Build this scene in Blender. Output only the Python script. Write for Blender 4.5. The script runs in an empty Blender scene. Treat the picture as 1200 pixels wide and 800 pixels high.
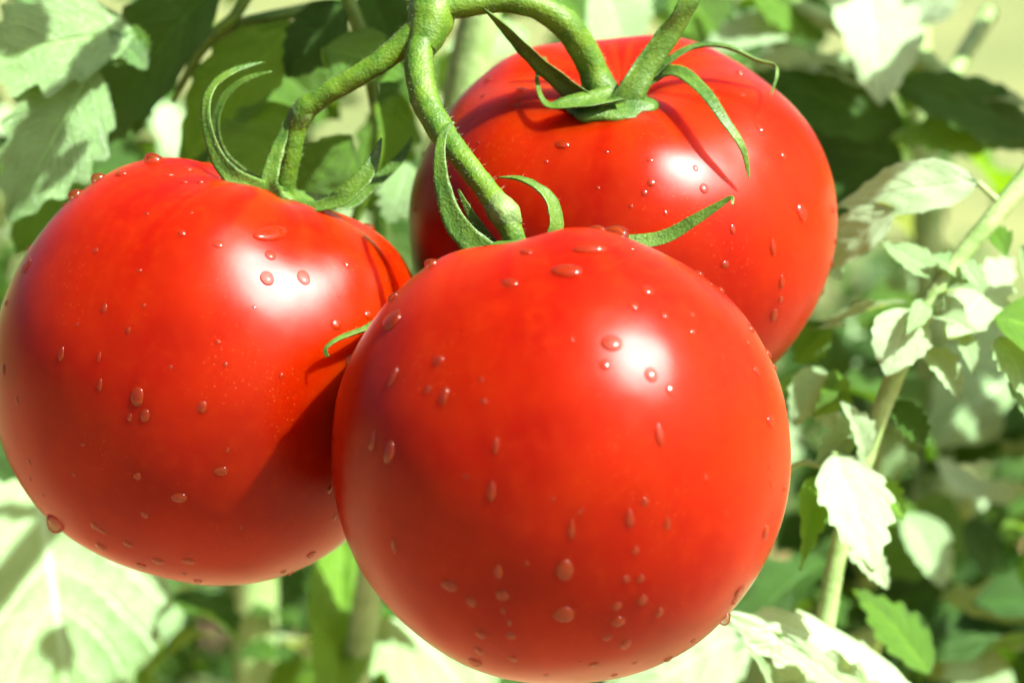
import bpy, bmesh, math, random
from mathutils import Vector, Matrix, noise
from mathutils.bvhtree import BVHTree

random.seed(7)
scene = bpy.context.scene
COL = scene.collection
R = math.radians

# ------------------------------------------------------------------ camera
PITCH = R(14)
TARGET = Vector((0, 0, 0.80))               # middle of the fruit cluster, 0.8 m above the ground
FWD = Vector((0, math.cos(PITCH), -math.sin(PITCH)))
RIGHT = Vector((1, 0, 0))
UP = RIGHT.cross(FWD)
DIST = 0.50
CAM = TARGET - FWD * DIST
cd = bpy.data.cameras.new('camera')
cam = bpy.data.objects.new('camera', cd)
COL.objects.link(cam)
cam.matrix_world = Matrix((
    (RIGHT.x, UP.x, -FWD.x, CAM.x), (RIGHT.y, UP.y, -FWD.y, CAM.y),
    (RIGHT.z, UP.z, -FWD.z, CAM.z), (0, 0, 0, 1)))
cd.sensor_width = 36
cd.lens = 100
cd.clip_start = 0.01
cd.clip_end = 1000
cd.dof.use_dof = True
cd.dof.focus_distance = DIST + 0.010
cd.dof.aperture_fstop = 13.0
scene.camera = cam

# ------------------------------------------------------------------ light
SUN = (RIGHT * 0.55 + UP * 0.69 - FWD * 0.46).normalized()
world = bpy.data.worlds.new('World')
scene.world = world
world.use_nodes = True
wn = world.node_tree
bg = wn.nodes['Background']
sky = wn.nodes.new('ShaderNodeTexSky')
sky.sky_type = 'NISHITA'
sky.sun_disc = False
sky.sun_elevation = math.asin(SUN.z)
sky.sun_rotation = math.atan2(SUN.x, SUN.y)
sky.air_density = 0.45
sky.dust_density = 6.0
sky.ozone_density = 0.5
wn.links.new(sky.outputs[0], bg.inputs[0])
bg.inputs[1].default_value = 0.06
sd = bpy.data.lights.new('sun', 'SUN')
sd.energy = 5.0
sd.angle = R(0.53)
sd.color = (1.0, 0.965, 0.90)
sun = bpy.data.objects.new('sun', sd)
COL.objects.link(sun)
sun.rotation_euler = (-SUN).to_track_quat('-Z', 'Y').to_euler()
sun.location = (1, -1, 3)
vs = scene.view_settings
vs.view_transform = 'Standard'
vs.look = 'None'
vs.exposure = 2.35
vs.gamma = 1
vs.use_curve_mapping = False
scene.cycles.use_denoising = True
scene.cycles.max_bounces = 10
scene.cycles.transparent_max_bounces = 16
scene.cycles.caustics_refractive = True
scene.cycles.sample_clamp_indirect = 6.0


def P(px, py, z=0.0):
    """World point seen at photo pixel px, py (1200 x 800), z millimetres beyond the focus plane."""
    D = DIST + z * 1e-3
    k = 0.15e-3 * D / DIST
    return CAM + FWD * D + RIGHT * ((px - 600) * k) + UP * ((400 - py) * k)


def mm(px, z=0.0):
    return px * 0.15e-3 * (DIST + z * 1e-3) / DIST


# ------------------------------------------------------------------ materials
def new_mat(name):
    m = bpy.data.materials.new(name)
    m.use_nodes = True
    nt = m.node_tree
    b = nt.nodes['Principled BSDF']
    return m, nt, b


def N(nt, typ, **kw):
    n = nt.nodes.new(typ)
    for k, v in kw.items():
        if k in n.bl_rna.properties:
            setattr(n, k, v)
        else:
            n.inputs[k].default_value = v
    return n


def math_node(nt, op, a, b=None, c=None, clamp=False):
    n = nt.nodes.new('ShaderNodeMath')
    n.operation = op
    n.use_clamp = clamp
    for i, v in enumerate((a, b, c)):
        if v is None:
            continue
        if isinstance(v, (int, float)):
            n.inputs[i].default_value = v
        else:
            nt.links.new(v, n.inputs[i])
    return n.outputs[0]


def mix_col(nt, fac, a, b, blend='MIX'):
    n = nt.nodes.new('ShaderNodeMix')
    n.data_type = 'RGBA'
    n.blend_type = blend
    for i, v in ((0, fac), (6, a), (7, b)):
        if isinstance(v, (int, float)):
            n.inputs[i].default_value = v
        elif isinstance(v, tuple):
            n.inputs[i].default_value = (*v, 1)
        else:
            nt.links.new(v, n.inputs[i])
    return n.outputs[2]


def ramp(nt, val, lo, hi):
    n = nt.nodes.new('ShaderNodeMapRange')
    n.interpolation_type = 'SMOOTHSTEP'
    n.inputs[1].default_value = lo
    n.inputs[2].default_value = hi
    nt.links.new(val, n.inputs[0])
    return n.outputs[0]


def bump(nt, h, strength, dist, bsdf):
    n = nt.nodes.new('ShaderNodeBump')
    n.inputs['Strength'].default_value = strength
    n.inputs['Distance'].default_value = dist
    nt.links.new(h, n.inputs['Height'])
    nt.links.new(n.outputs[0], bsdf.inputs['Normal'])
    return n


def skin_material():
    m, nt, b = new_mat('tomato_skin')
    L = nt.links
    tc = N(nt, 'ShaderNodeTexCoord')
    big = N(nt, 'ShaderNodeTexNoise', Scale=38.0, Detail=3.0)
    L.new(tc.outputs['Object'], big.inputs['Vector'])
    col = mix_col(nt, ramp(nt, big.outputs[0], 0.3, 0.7), (0.120, 0.0020, 0.0001), (0.165, 0.0064, 0.0001))
    fine = N(nt, 'ShaderNodeTexNoise', Scale=420.0, Detail=3.0)
    L.new(tc.outputs['Object'], fine.inputs['Vector'])
    col = mix_col(nt, math_node(nt, 'MULTIPLY', ramp(nt, fine.outputs[0], 0.45, 0.75), 0.35), col, (0.165, 0.009, 0.0003))
    at = N(nt, 'ShaderNodeAttribute', attribute_name='shoulder')
    ax = N(nt, 'ShaderNodeAttribute', attribute_name='streak')
    st = math_node(nt, 'MULTIPLY', at.outputs['Fac'], ramp(nt, ax.outputs['Fac'], 0.25, 0.75))
    col = mix_col(nt, math_node(nt, 'MULTIPLY', st, 0.17), col, (0.21, 0.030, 0.002))
    dots = N(nt, 'ShaderNodeTexVoronoi', Scale=900.0)
    L.new(tc.outputs['Object'], dots.inputs['Vector'])
    patch = N(nt, 'ShaderNodeTexNoise', Scale=70.0, Detail=2.0)
    L.new(tc.outputs['Object'], patch.inputs['Vector'])
    dm = math_node(nt, 'SUBTRACT', 1.0, ramp(nt, dots.outputs[0], 0.10, 0.22))
    dm = math_node(nt, 'MULTIPLY', dm, ramp(nt, patch.outputs[0], 0.48, 0.66))
    col = mix_col(nt, math_node(nt, 'MULTIPLY', dm, 0.14), col, (0.45, 0.10, 0.02))
    L.new(col, b.inputs['Base Color'])
    rn = N(nt, 'ShaderNodeTexNoise', Scale=150.0, Detail=4.0)
    L.new(tc.outputs['Object'], rn.inputs['Vector'])
    mr = N(nt, 'ShaderNodeMapRange')
    mr.inputs[3].default_value = 0.32
    mr.inputs[4].default_value = 0.39
    L.new(rn.outputs[0], mr.inputs[0])
    b.inputs['Specular IOR Level'].default_value = 0.0
    b.inputs['Roughness'].default_value = 0.6
    b.inputs['Subsurface Weight'].default_value = 0.8
    b.inputs['Subsurface Radius'].default_value = (1.0, 0.25, 0.08)
    b.inputs['Subsurface Scale'].default_value = 0.03
    lump = N(nt, 'ShaderNodeTexNoise', Scale=95.0, Detail=1.0)
    L.new(tc.outputs['Object'], lump.inputs['Vector'])
    hgt = math_node(nt, 'ADD', math_node(nt, 'MULTIPLY', fine.outputs[0], 0.06), lump.outputs[0])
    bn = bump(nt, hgt, 0.16, 0.0018, b)
    # the waxy cuticle
    gl = N(nt, 'ShaderNodeBsdfGlossy', distribution='BECKMANN')
    L.new(mr.outputs[0], gl.inputs['Roughness'])
    L.new(bn.outputs[0], gl.inputs['Normal'])
    fr = N(nt, 'ShaderNodeFresnel', IOR=1.215)
    mx = N(nt, 'ShaderNodeMixShader')
    L.new(fr.outputs[0], mx.inputs[0])
    L.new(b.outputs[0], mx.inputs[1])
    L.new(gl.outputs[0], mx.inputs[2])
    L.new(mx.outputs[0], nt.nodes['Material Output'].inputs['Surface'])
    return m


def stem_material(name, c1, c2, streak=True):
    m, nt, b = new_mat(name)
    L = nt.links
    tc = N(nt, 'ShaderNodeTexCoord')
    a = N(nt, 'ShaderNodeTexNoise', Scale=160.0, Detail=4.0, Roughness=0.6)
    L.new(tc.outputs['Object'], a.inputs['Vector'])
    col = mix_col(nt, ramp(nt, a.outputs[0], 0.32, 0.68), c1, c2)
    f = N(nt, 'ShaderNodeTexNoise', Scale=1700.0, Detail=2.0)
    L.new(tc.outputs['Object'], f.inputs['Vector'])
    col = mix_col(nt, math_node(nt, 'MULTIPLY', ramp(nt, f.outputs[0], 0.55, 0.72), 0.22), col, (0.13, 0.19, 0.06))
    d = N(nt, 'ShaderNodeTexNoise', Scale=520.0, Detail=2.0)
    L.new(tc.outputs['Object'], d.inputs['Vector'])
    col = mix_col(nt, math_node(nt, 'MULTIPLY', ramp(nt, d.outputs[0], 0.60, 0.75), 0.5), col, (0.03, 0.06, 0.012))
    L.new(col, b.inputs['Base Color'])
    b.inputs['Roughness'].default_value = 0.5
    b.inputs['Specular IOR Level'].default_value = 0.22
    hsum = math_node(nt, 'ADD', f.outputs[0], d.outputs[0])
    bump(nt, hsum, 0.35, 0.0006, b)
    return m


def leaf_material(name, dark, light, under, gloss=1.0, trans=0.35):
    m, nt, b = new_mat(name)
    L = nt.links
    uv = N(nt, 'ShaderNodeUVMap')
    sp = N(nt, 'ShaderNodeSeparateXYZ')
    L.new(uv.outputs[0], sp.inputs[0])
    u, v = sp.outputs[0], sp.outputs[1]
    at = math_node(nt, 'ABSOLUTE', math_node(nt, 'MULTIPLY_ADD', u, 2.0, -1.0))
    mid = math_node(nt, 'SUBTRACT', 1.0, ramp(nt, at, 0.015, 0.07))
    ph = math_node(nt, 'MULTIPLY', math_node(nt, 'SUBTRACT', v, math_node(nt, 'MULTIPLY', at, 0.26)), 7.0)
    tri = math_node(nt, 'ABSOLUTE', math_node(nt, 'SUBTRACT', math_node(nt, 'FRACT', ph), 0.5))
    sec = math_node(nt, 'MULTIPLY', math_node(nt, 'SUBTRACT', 1.0, ramp(nt, tri, 0.02, 0.10)), 0.55)
    tc = N(nt, 'ShaderNodeTexCoord')
    cells = N(nt, 'ShaderNodeTexVoronoi', Scale=17.0, feature='DISTANCE_TO_EDGE')
    mp = N(nt, 'ShaderNodeMapping')
    mp.inputs['Scale'].default_value = (1.0, 1.6, 1.0)
    L.new(uv.outputs[0], mp.inputs[0])
    L.new(mp.outputs[0], cells.inputs['Vector'])
    ter = math_node(nt, 'MULTIPLY', math_node(nt, 'SUBTRACT', 1.0, ramp(nt, cells.outputs[0], 0.0, 0.09)), 0.30)
    vein = math_node(nt, 'MAXIMUM', math_node(nt, 'MAXIMUM', mid, sec), ter)
    n1 = N(nt, 'ShaderNodeTexNoise', Scale=90.0, Detail=4.0)
    L.new(tc.outputs['Object'], n1.inputs['Vector'])
    oi = N(nt, 'ShaderNodeObjectInfo')
    blot = math_node(nt, 'ADD', math_node(nt, 'MULTIPLY', n1.outputs[0], 0.9), math_node(nt, 'MULTIPLY', oi.outputs['Random'], 0.7))
    col = mix_col(nt, ramp(nt, blot, 0.35, 1.25), dark, light)
    geo = N(nt, 'ShaderNodeNewGeometry')
    col = mix_col(nt, geo.outputs['Backfacing'], col, under)
    vcol = tuple(min(0.5, c * 1.7 + 0.015) for c in light)
    col = mix_col(nt, math_node(nt, 'MULTIPLY', vein, 0.55), col, vcol)
    L.new(col, b.inputs['Base Color'])
    b.inputs['Roughness'].default_value = 0.50
    b.inputs['IOR'].default_value = 1.6
    b.inputs['Specular IOR Level'].default_value = 0.9 * gloss
    b.inputs['Sheen Weight'].default_value = 0.04 * gloss
    b.inputs['Sheen Roughness'].default_value = 0.5
    h = math_node(nt, 'SUBTRACT', math_node(nt, 'MULTIPLY', n1.outputs[0], 0.6), math_node(nt, 'MULTIPLY', vein, 0.8))
    bn = bump(nt, h, 0.6, 0.0014, b)
    tr = N(nt, 'ShaderNodeBsdfTranslucent')
    tcol = mix_col(nt, math_node(nt, 'MULTIPLY', vein, 0.5), (light[0] * 2.6, light[1] * 2.2, light[2] * 0.7), (dark[0] * 2, dark[1] * 1.6, dark[2]))
    L.new(tcol, tr.inputs['Color'])
    mx = N(nt, 'ShaderNodeMixShader')
    mx.inputs[0].default_value = trans
    L.new(b.outputs[0], mx.inputs[1])
    L.new(tr.outputs[0], mx.inputs[2])
    out = nt.nodes['Material Output']
    L.new(mx.outputs[0], out.inputs['Surface'])
    return m


def water_material():
    m, nt, b = new_mat('water')
    L = nt.links
    # orange painted into clear water for skin light focused by the beads
    t = N(nt, 'ShaderNodeBsdfTransparent')
    tl = N(nt, 'ShaderNodeBsdfTranslucent')
    tl.inputs['Color'].default_value = (0.66, 0.15, 0.001, 1)
    df = N(nt, 'ShaderNodeBsdfDiffuse')
    df.inputs['Color'].default_value = (0.25, 0.036, 0.0005, 1)
    m1 = N(nt, 'ShaderNodeMixShader')
    m1.inputs[0].default_value = 0.35
    L.new(tl.outputs[0], m1.inputs[1])
    L.new(df.outputs[0], m1.inputs[2])
    mx = N(nt, 'ShaderNodeMixShader')
    mx.inputs[0].default_value = 0.58
    L.new(m1.outputs[0], mx.inputs[1])
    L.new(t.outputs[0], mx.inputs[2])
    gl = N(nt, 'ShaderNodeBsdfGlossy', Roughness=0.11)
    fr = N(nt, 'ShaderNodeFresnel', IOR=1.38)
    mx2 = N(nt, 'ShaderNodeMixShader')
    L.new(fr.outputs[0], mx2.inputs[0])
    L.new(mx.outputs[0], mx2.inputs[1])
    L.new(gl.outputs[0], mx2.inputs[2])
    L.new(mx2.outputs[0], nt.nodes['Material Output'].inputs['Surface'])
    return m


def ground_material():
    m, nt, b = new_mat('lawn')
    L = nt.links
    tc = N(nt, 'ShaderNodeTexCoord')
    a = N(nt, 'ShaderNodeTexNoise', Scale=1.1, Detail=6.0, Roughness=0.65)
    L.new(tc.outputs['Object'], a.inputs['Vector'])
    col = mix_col(nt, ramp(nt, a.outputs[0], 0.38, 0.62), (0.048, 0.060, 0.011), (0.100, 0.098, 0.030))
    f = N(nt, 'ShaderNodeTexNoise', Scale=60.0, Detail=4.0)
    L.new(tc.outputs['Object'], f.inputs['Vector'])
    col = mix_col(nt, ramp(nt, f.outputs[0], 0.4, 0.7), col, (0.10, 0.15, 0.03))
    soil = mix_col(nt, ramp(nt, f.outputs[0], 0.35, 0.7), (0.20, 0.125, 0.052), (0.37, 0.25, 0.115))  # unseen bed, tone chosen to bounce warm fill onto the fruit
    sp = N(nt, 'ShaderNodeSeparateXYZ')
    L.new(tc.outputs['Object'], sp.inputs[0])
    edge = math_node(nt, 'ADD', sp.outputs[1], math_node(nt, 'MULTIPLY', a.outputs[0], 0.5))
    col = mix_col(nt, ramp(nt, edge, 2.55, 2.75), soil, col)
    L.new(col, b.inputs['Base Color'])
    b.inputs['Roughness'].default_value = 0.8
    bump(nt, f.outputs[0], 0.6, 0.02, b)
    return m


M_SKIN = skin_material()
M_STEM = stem_material('truss_green', (0.020, 0.062, 0.002), (0.055, 0.108, 0.005))
M_SEPAL = stem_material('sepal_green', (0.016, 0.052, 0.003), (0.044, 0.090, 0.007))
M_SHOOT = stem_material('shoot_green', (0.11, 0.20, 0.055), (0.19, 0.29, 0.11))
M_KNUCKLE = stem_material('knuckle_green', (0.022, 0.060, 0.010), (0.085, 0.135, 0.035))
M_HAIR, _nt, _b = new_mat('pale_hair')
_b.inputs['Base Color'].default_value = (0.14, 0.18, 0.07, 1)
_b.inputs['Roughness'].default_value = 0.5
M_TIP = stem_material('dry_tip', (0.10, 0.12, 0.03), (0.22, 0.18, 0.06))
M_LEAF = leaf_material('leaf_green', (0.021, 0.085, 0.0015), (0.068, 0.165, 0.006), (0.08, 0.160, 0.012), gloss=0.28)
M_LEAF_SHADED = leaf_material('leaf_shaded_green', (0.008, 0.040, 0.0008), (0.024, 0.074, 0.0018), (0.034, 0.090, 0.005), gloss=0.2, trans=0.25)  # shade painted in: darker copy of the leaf green
M_LEAF_SUNLIT = leaf_material('leaf_sunlit_green', (0.078, 0.185, 0.046), (0.185, 0.295, 0.150), (0.15, 0.25, 0.09), gloss=0.6, trans=0.22)  # sunlight painted in: leaf colour raised towards white
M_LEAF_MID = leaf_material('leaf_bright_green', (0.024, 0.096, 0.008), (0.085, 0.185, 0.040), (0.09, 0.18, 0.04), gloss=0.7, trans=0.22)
M_WATER = water_material()
M_GROUND = ground_material()


# ------------------------------------------------------------------ helpers
def link(name, me, parent=None, mat=None, matrix=None):
    o = bpy.data.objects.new(name, me)
    COL.objects.link(o)
    if mat is not None and me is not None and not me.materials:
        me.materials.append(mat)
    if matrix is not None:
        o.matrix_basis = matrix
    if parent is not None:
        o.parent = parent
    return o


def thing(name, label, cat, loc, group=None):
    o = bpy.data.objects.new(name, None)
    o.empty_display_size = 0.01
    o.location = loc
    COL.objects.link(o)
    o['label'] = label
    o['category'] = cat
    if group:
        o['group'] = group
    return o


def root_loc(o):
    v = Vector((0, 0, 0))
    while o is not None:
        v += o.location
        o = o.parent
    return v


def mesh_of(name, verts, faces, origin, smooth=True, uvs=None):
    me = bpy.data.meshes.new(name)
    me.from_pydata([tuple(Vector(v) - origin) for v in verts], [], faces)
    if uvs is not None:
        ul = me.uv_layers.new(name='UVMap')
        for lp in me.loops:
            ul.data[lp.index].uv = uvs[lp.vertex_index]
    if smooth:
        me.polygons.foreach_set('use_smooth', [True] * len(me.polygons))
    me.update()
    return me


def spline(pts, n):
    """Catmull-Rom through pts (lists of floats of any length), n samples."""
    m = len(pts)
    out = []
    for i in range(n):
        f = i / (n - 1) * (m - 1)
        k = min(int(f), m - 2)
        t = f - k
        p0, p1, p2, p3 = pts[max(k - 1, 0)], pts[k], pts[k + 1], pts[min(k + 2, m - 1)]
        out.append([0.5 * (2 * b + (c - a) * t + (2 * a - 5 * b + 4 * c - d) * t * t + (3 * b - a - 3 * c + d) * t ** 3)
                    for a, b, c, d in zip(p0, p1, p2, p3)])
    return out


def frames(path):
    n = len(path)
    tang = [(path[min(i + 1, n - 1)] - path[max(i - 1, 0)]).normalized() for i in range(n)]
    return tang


def tube_geo(ctrl, n=40, sides=16, lump=0.06, freq=420.0, seed=0.0, cap=True):
    """ctrl: list of (x, y, z, radius_in_metres) world; returns verts, faces."""
    s = spline([list(c) for c in ctrl], n)
    path = [Vector(c[:3]) for c in s]
    rad = [max(c[3], 1e-5) for c in s]
    tang = frames(path)
    ref = Vector((0.3, -0.8, 0.5))
    nrm = (ref - tang[0] * ref.dot(tang[0])).normalized()
    V, F = [], []
    for i in range(n):
        nrm = (nrm - tang[i] * nrm.dot(tang[i])).normalized()
        bi = tang[i].cross(nrm)
        for j in range(sides):
            a = 2 * math.pi * j / sides
            d = nrm * math.cos(a) + bi * math.sin(a)
            p = path[i] + d * rad[i]
            q = 1 + lump * noise.noise(p * freq + Vector((seed, 0, 0))) + lump * 0.6 * math.cos(5 * a + seed)* 0.5
            V.append(path[i] + d * rad[i] * q)
    for i in range(n - 1):
        for j in range(sides):
            k = (j + 1) % sides
            F.append((i * sides + j, i * sides + k, (i + 1) * sides + k, (i + 1) * sides + j))
    if cap:
        F.append(tuple(range(sides - 1, -1, -1)))
        F.append(tuple((n - 1) * sides + j for j in range(sides)))
    return V, F


def tube(name, pts, radii, mat, parent, n=40, **kw):
    """pts in (px, py, z_mm), radii in pixels."""
    ctrl = [(*P(x, y, z), mm(r, z)) for (x, y, z), r in zip(pts, radii)]
    V, F = tube_geo(ctrl, n, **kw)
    return link(name, mesh_of(name, V, F, root_loc(parent)), parent, mat)


def blade(name, world_pts, widths, mat, parent, facing=None, thick=0.0006, fold=0.35, n=36, twist=0.0, wob=0.12, seed=0.0):
    """A sepal or other fleshy strip: tapered, folded along its middle, with thickness."""
    ctrl = [[*p, w] for p, w in zip(world_pts, widths)]
    s = spline(ctrl, n)
    path = [Vector(c[:3]) for c in s]
    wid = [max(c[3], 1e-5) for c in s]
    tang = frames(path)
    f = (facing if facing is not None else (-FWD + UP * 0.3)).normalized()
    V, F = [], []
    K = 7
    side_prev = None
    for i in range(n):
        side = tang[i].cross(f)
        if side.length < 0.15 and side_prev is not None:
            side = side_prev
        side = side.normalized()
        if side_prev is not None:
            if side.dot(side_prev) < 0:
                side = -side
            side = (side * 0.4 + side_prev * 0.6)
            side = (side - tang[i] * side.dot(tang[i])).normalized()
        side_prev = side
        nn = side.cross(tang[i]).normalized()
        if twist:
            q = Matrix.Rotation(twist * i / (n - 1), 3, tang[i])
            sd_, nn = q @ side, q @ nn
        else:
            sd_ = side
        for layer in (1, -1):
            for j in range(K):
                t = j / (K - 1) * 2 - 1
                w = wid[i] * 0.5 * (1 + wob * noise.noise(Vector((i * 0.35 + seed, t * 1.2, seed))))
                h = fold * w * (abs(t) ** 1.4) + layer * 0.5 * min(thick, wid[i] * 0.45) * (1 - 0.75 * t * t)
                h += wid[i] * 0.05 * noise.noise(Vector((i * 0.3, t * 2 + seed, 3.1)))
                jj = t
                V.append(path[i] + sd_ * (w * jj) + nn * h)
    row = 2 * K
    for i in range(n - 1):
        o = i * row
        q = o + row
        for j in range(K - 1):
            F.append((o + j, o + j + 1, q + j + 1, q + j))
            F.append((o + K + j + 1, o + K + j, q + K + j, q + K + j + 1))
        F.append((o, q, q + K, o + K))
        F.append((o + K - 1, o + 2 * K - 1, q + 2 * K - 1, q + K - 1))
    e = (n - 1) * row
    for j in range(K - 1):
        F.append((j + 1, j, K + j, K + j + 1))
        F.append((e + j, e + j + 1, e + K + j + 1, e + K + j))
    return link(name, mesh_of(name, V, F, root_loc(parent)), parent, mat)


# ------------------------------------------------------------------ leaves
def leaf_geo(nu=30, nv=14, width=0.55, bend=0.6, fold=0.25, twist=0.0, lobes=3.0, depth=0.16, ripple=0.06, seed=0.0, curl=0.0, vein_amp=0.020):
    """A leaflet along +Y, length 1, upper face +Z."""
    V, UV, F = [], [], []
    # integrate the bent midrib
    y = z = 0.0
    mids = []
    for i in range(nu + 1):
        s = i / nu
        ang = -bend * (s - 0.25)
        if i:
            y += math.cos(ang) / nu
            z += math.sin(ang) / nu
        mids.append((y, z, ang))
    for i in range(nu + 1):
        s = i / nu
        my, mz, ang = mids[i]
        prof = (math.sin(math.pi * min(1.0, s ** 0.72)) ** 0.85) if 0 < s < 1 else 0.0
        prof *= 1.0 - 0.25 * s
        for j in range(nv + 1):
            t = j / nv * 2 - 1
            sg = 1 if t > 0 else -1
            ph = s * lobes * 2 + (0.37 if sg > 0 else 0.0) + seed
            saw = (ph % 1.0)
            tooth = 1 - abs(saw * 2 - 1) ** 0.8 if True else 0
            fine_ = (ph * 3.1) % 1.0
            w = width * 0.5 * prof * (1 - depth + depth * 1.5 * tooth + 0.05 * fine_ + 0.12 * noise.noise(Vector((s * 3, sg * 2.0, seed * 3.7))))
            at = abs(t)
            x = t * w
            fwd = at * at * w * (0.25 + 0.30 * tooth * depth * 3)
            up = fold * at * w - curl * at * at * w
            up += vein_amp * (abs(math.sin(math.pi * 7 * (s - 0.26 * at))) - 0.5) * min(1, at * 4) * (1 - at * 0.5) * min(1, prof * 2)
            up += ripple * at * at * noise.noise(Vector((s * 4.2, t * 1.5, seed * 5.3)))
            up += 0.018 * noise.noise(Vector((s * 7, t * 4, seed * 2.1)))
            tw = twist * s
            xx = x * math.cos(tw) - up * math.sin(tw)
            uu = x * math.sin(tw) + up * math.cos(tw)
            V.append((xx, my + fwd * math.cos(ang) - uu * math.sin(ang), mz + fwd * math.sin(ang) + uu * math.cos(ang)))
            UV.append(((t + 1) / 2, s))
    r = nv + 1
    for i in range(nu):
        for j in range(nv):
            F.append((i * r + j, i * r + j + 1, (i + 1) * r + j + 1, (i + 1) * r + j))
    # straighten: the chord base to tip becomes +Y, length 1
    tip = Vector((0, mids[-1][0], mids[-1][1]))
    rot = tip.rotation_difference(Vector((0, 1, 0))).to_matrix()
    V = [rot @ Vector(v) / tip.length for v in V]
    return V, F, UV


def leaf_matrix(base, tip, nrm, wscale=1.0):
    d = tip - base
    L = d.length
    d = d / L
    n = (nrm - d * nrm.dot(d)).normalized()
    x = d.cross(n)
    return Matrix((
        (x.x * L * wscale, d.x * L, n.x * L, base.x),
        (x.y * L * wscale, d.y * L, n.y * L, base.y),
        (x.z * L * wscale, d.z * L, n.z * L, base.z),
        (0, 0, 0, 1)))


def place(mat4, parent):
    return Matrix.Translation(-root_loc(parent)) @ mat4


def C(r, u, t):
    """direction given as right, up, towards the camera"""
    return (RIGHT * r + UP * u - FWD * t).normalized()


def leaf(parent, base, tip, width_px, nrm=None, mat=None, label=None, petiole=None, **kw):
    """One modelled leaflet between two photo points (px, py, z_mm)."""
    b, t = P(*base), P(*tip)
    length = (t - b).length
    kw['width'] = mm(width_px, (base[2] + tip[2]) / 2) / length * 1.08
    V, F, UV = leaf_geo(**kw)
    me = bpy.data.meshes.new('leaf')
    me.from_pydata([tuple(v) for v in V], [], F)
    ul = me.uv_layers.new(name='UVMap')
    for lp in me.loops:
        ul.data[lp.index].uv = UV[lp.vertex_index]
    me.polygons.foreach_set('use_smooth', [True] * len(me.polygons))
    M = leaf_matrix(b, t, nrm or C(0.3, 0.5, 0.8))
    o = link('leaf', me, parent, mat or M_LEAF, place(M, parent))
    if label:
        o['label'] = label
    if petiole:
        tube('petiole', [petiole, tuple((a * 0.5 + c * 0.5) for a, c in zip(petiole, base)), base], [5, 4, 3.5], M_SHOOT, parent, n=10, sides=8)
    return o


# library of shared leaves for the plants behind
LIB = []
for k in range(10):
    rr = random.Random(100 + k)
    V, F, UV = leaf_geo(nu=18, nv=8, width=rr.uniform(0.42, 0.66), bend=rr.uniform(0.2, 1.6), fold=rr.uniform(0.1, 0.5),
                        twist=rr.uniform(-0.6, 0.6), lobes=rr.choice([2, 2.5, 3]), depth=rr.uniform(0.12, 0.26), ripple=rr.uniform(0.05, 0.2), seed=k * 1.37)
    pair = []
    for m_ in (M_LEAF, M_LEAF_SUNLIT, M_LEAF_SHADED):
        me = bpy.data.meshes.new('leaf')
        me.from_pydata([tuple(v) for v in V], [], F)
        ul = me.uv_layers.new(name='UVMap')
        for lp in me.loops:
            ul.data[lp.index].uv = UV[lp.vertex_index]
        me.polygons.foreach_set('use_smooth', [True] * len(me.polygons))
        me.materials.append(m_)
        pair.append(me)
    LIB.append(pair)


def lib_leaf(parent, base, d, nrm, length, k=None, kind=None, rnd=random):
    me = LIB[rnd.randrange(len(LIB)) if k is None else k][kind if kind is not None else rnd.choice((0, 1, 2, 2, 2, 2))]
    M = leaf_matrix(base, base + d.normalized() * length, nrm, rnd.uniform(0.85, 1.15))
    o = bpy.data.objects.new('leaf', me)
    COL.objects.link(o)
    o.matrix_basis = place(M, parent)
    o.parent = parent
    return o


# ------------------------------------------------------------------ ground
def build_ground():
    V, F = [], []
    n = 60
    S = 300.0
    for i in range(n + 1):
        for j in range(n + 1):
            a, b_ = i / n * 2 - 1, j / n * 2 - 1
            x, y = S * a * abs(a) ** 2, S * b_ * abs(b_) ** 2
            V.append((x, y, 0.02 * noise.noise(Vector((x * 0.7, y * 0.7, 0)))))
    for i in range(n):
        for j in range(n):
            F.append((i * (n + 1) + j, (i + 1) * (n + 1) + j, (i + 1) * (n + 1) + j + 1, i * (n + 1) + j + 1))
    o = link('ground', mesh_of('ground', V, F, Vector()), None, M_GROUND)
    o['kind'] = 'structure'
    o['label'] = 'unseen red brown soil bed coloured to bounce light, with pale lawn behind the plants'


build_ground()


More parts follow.
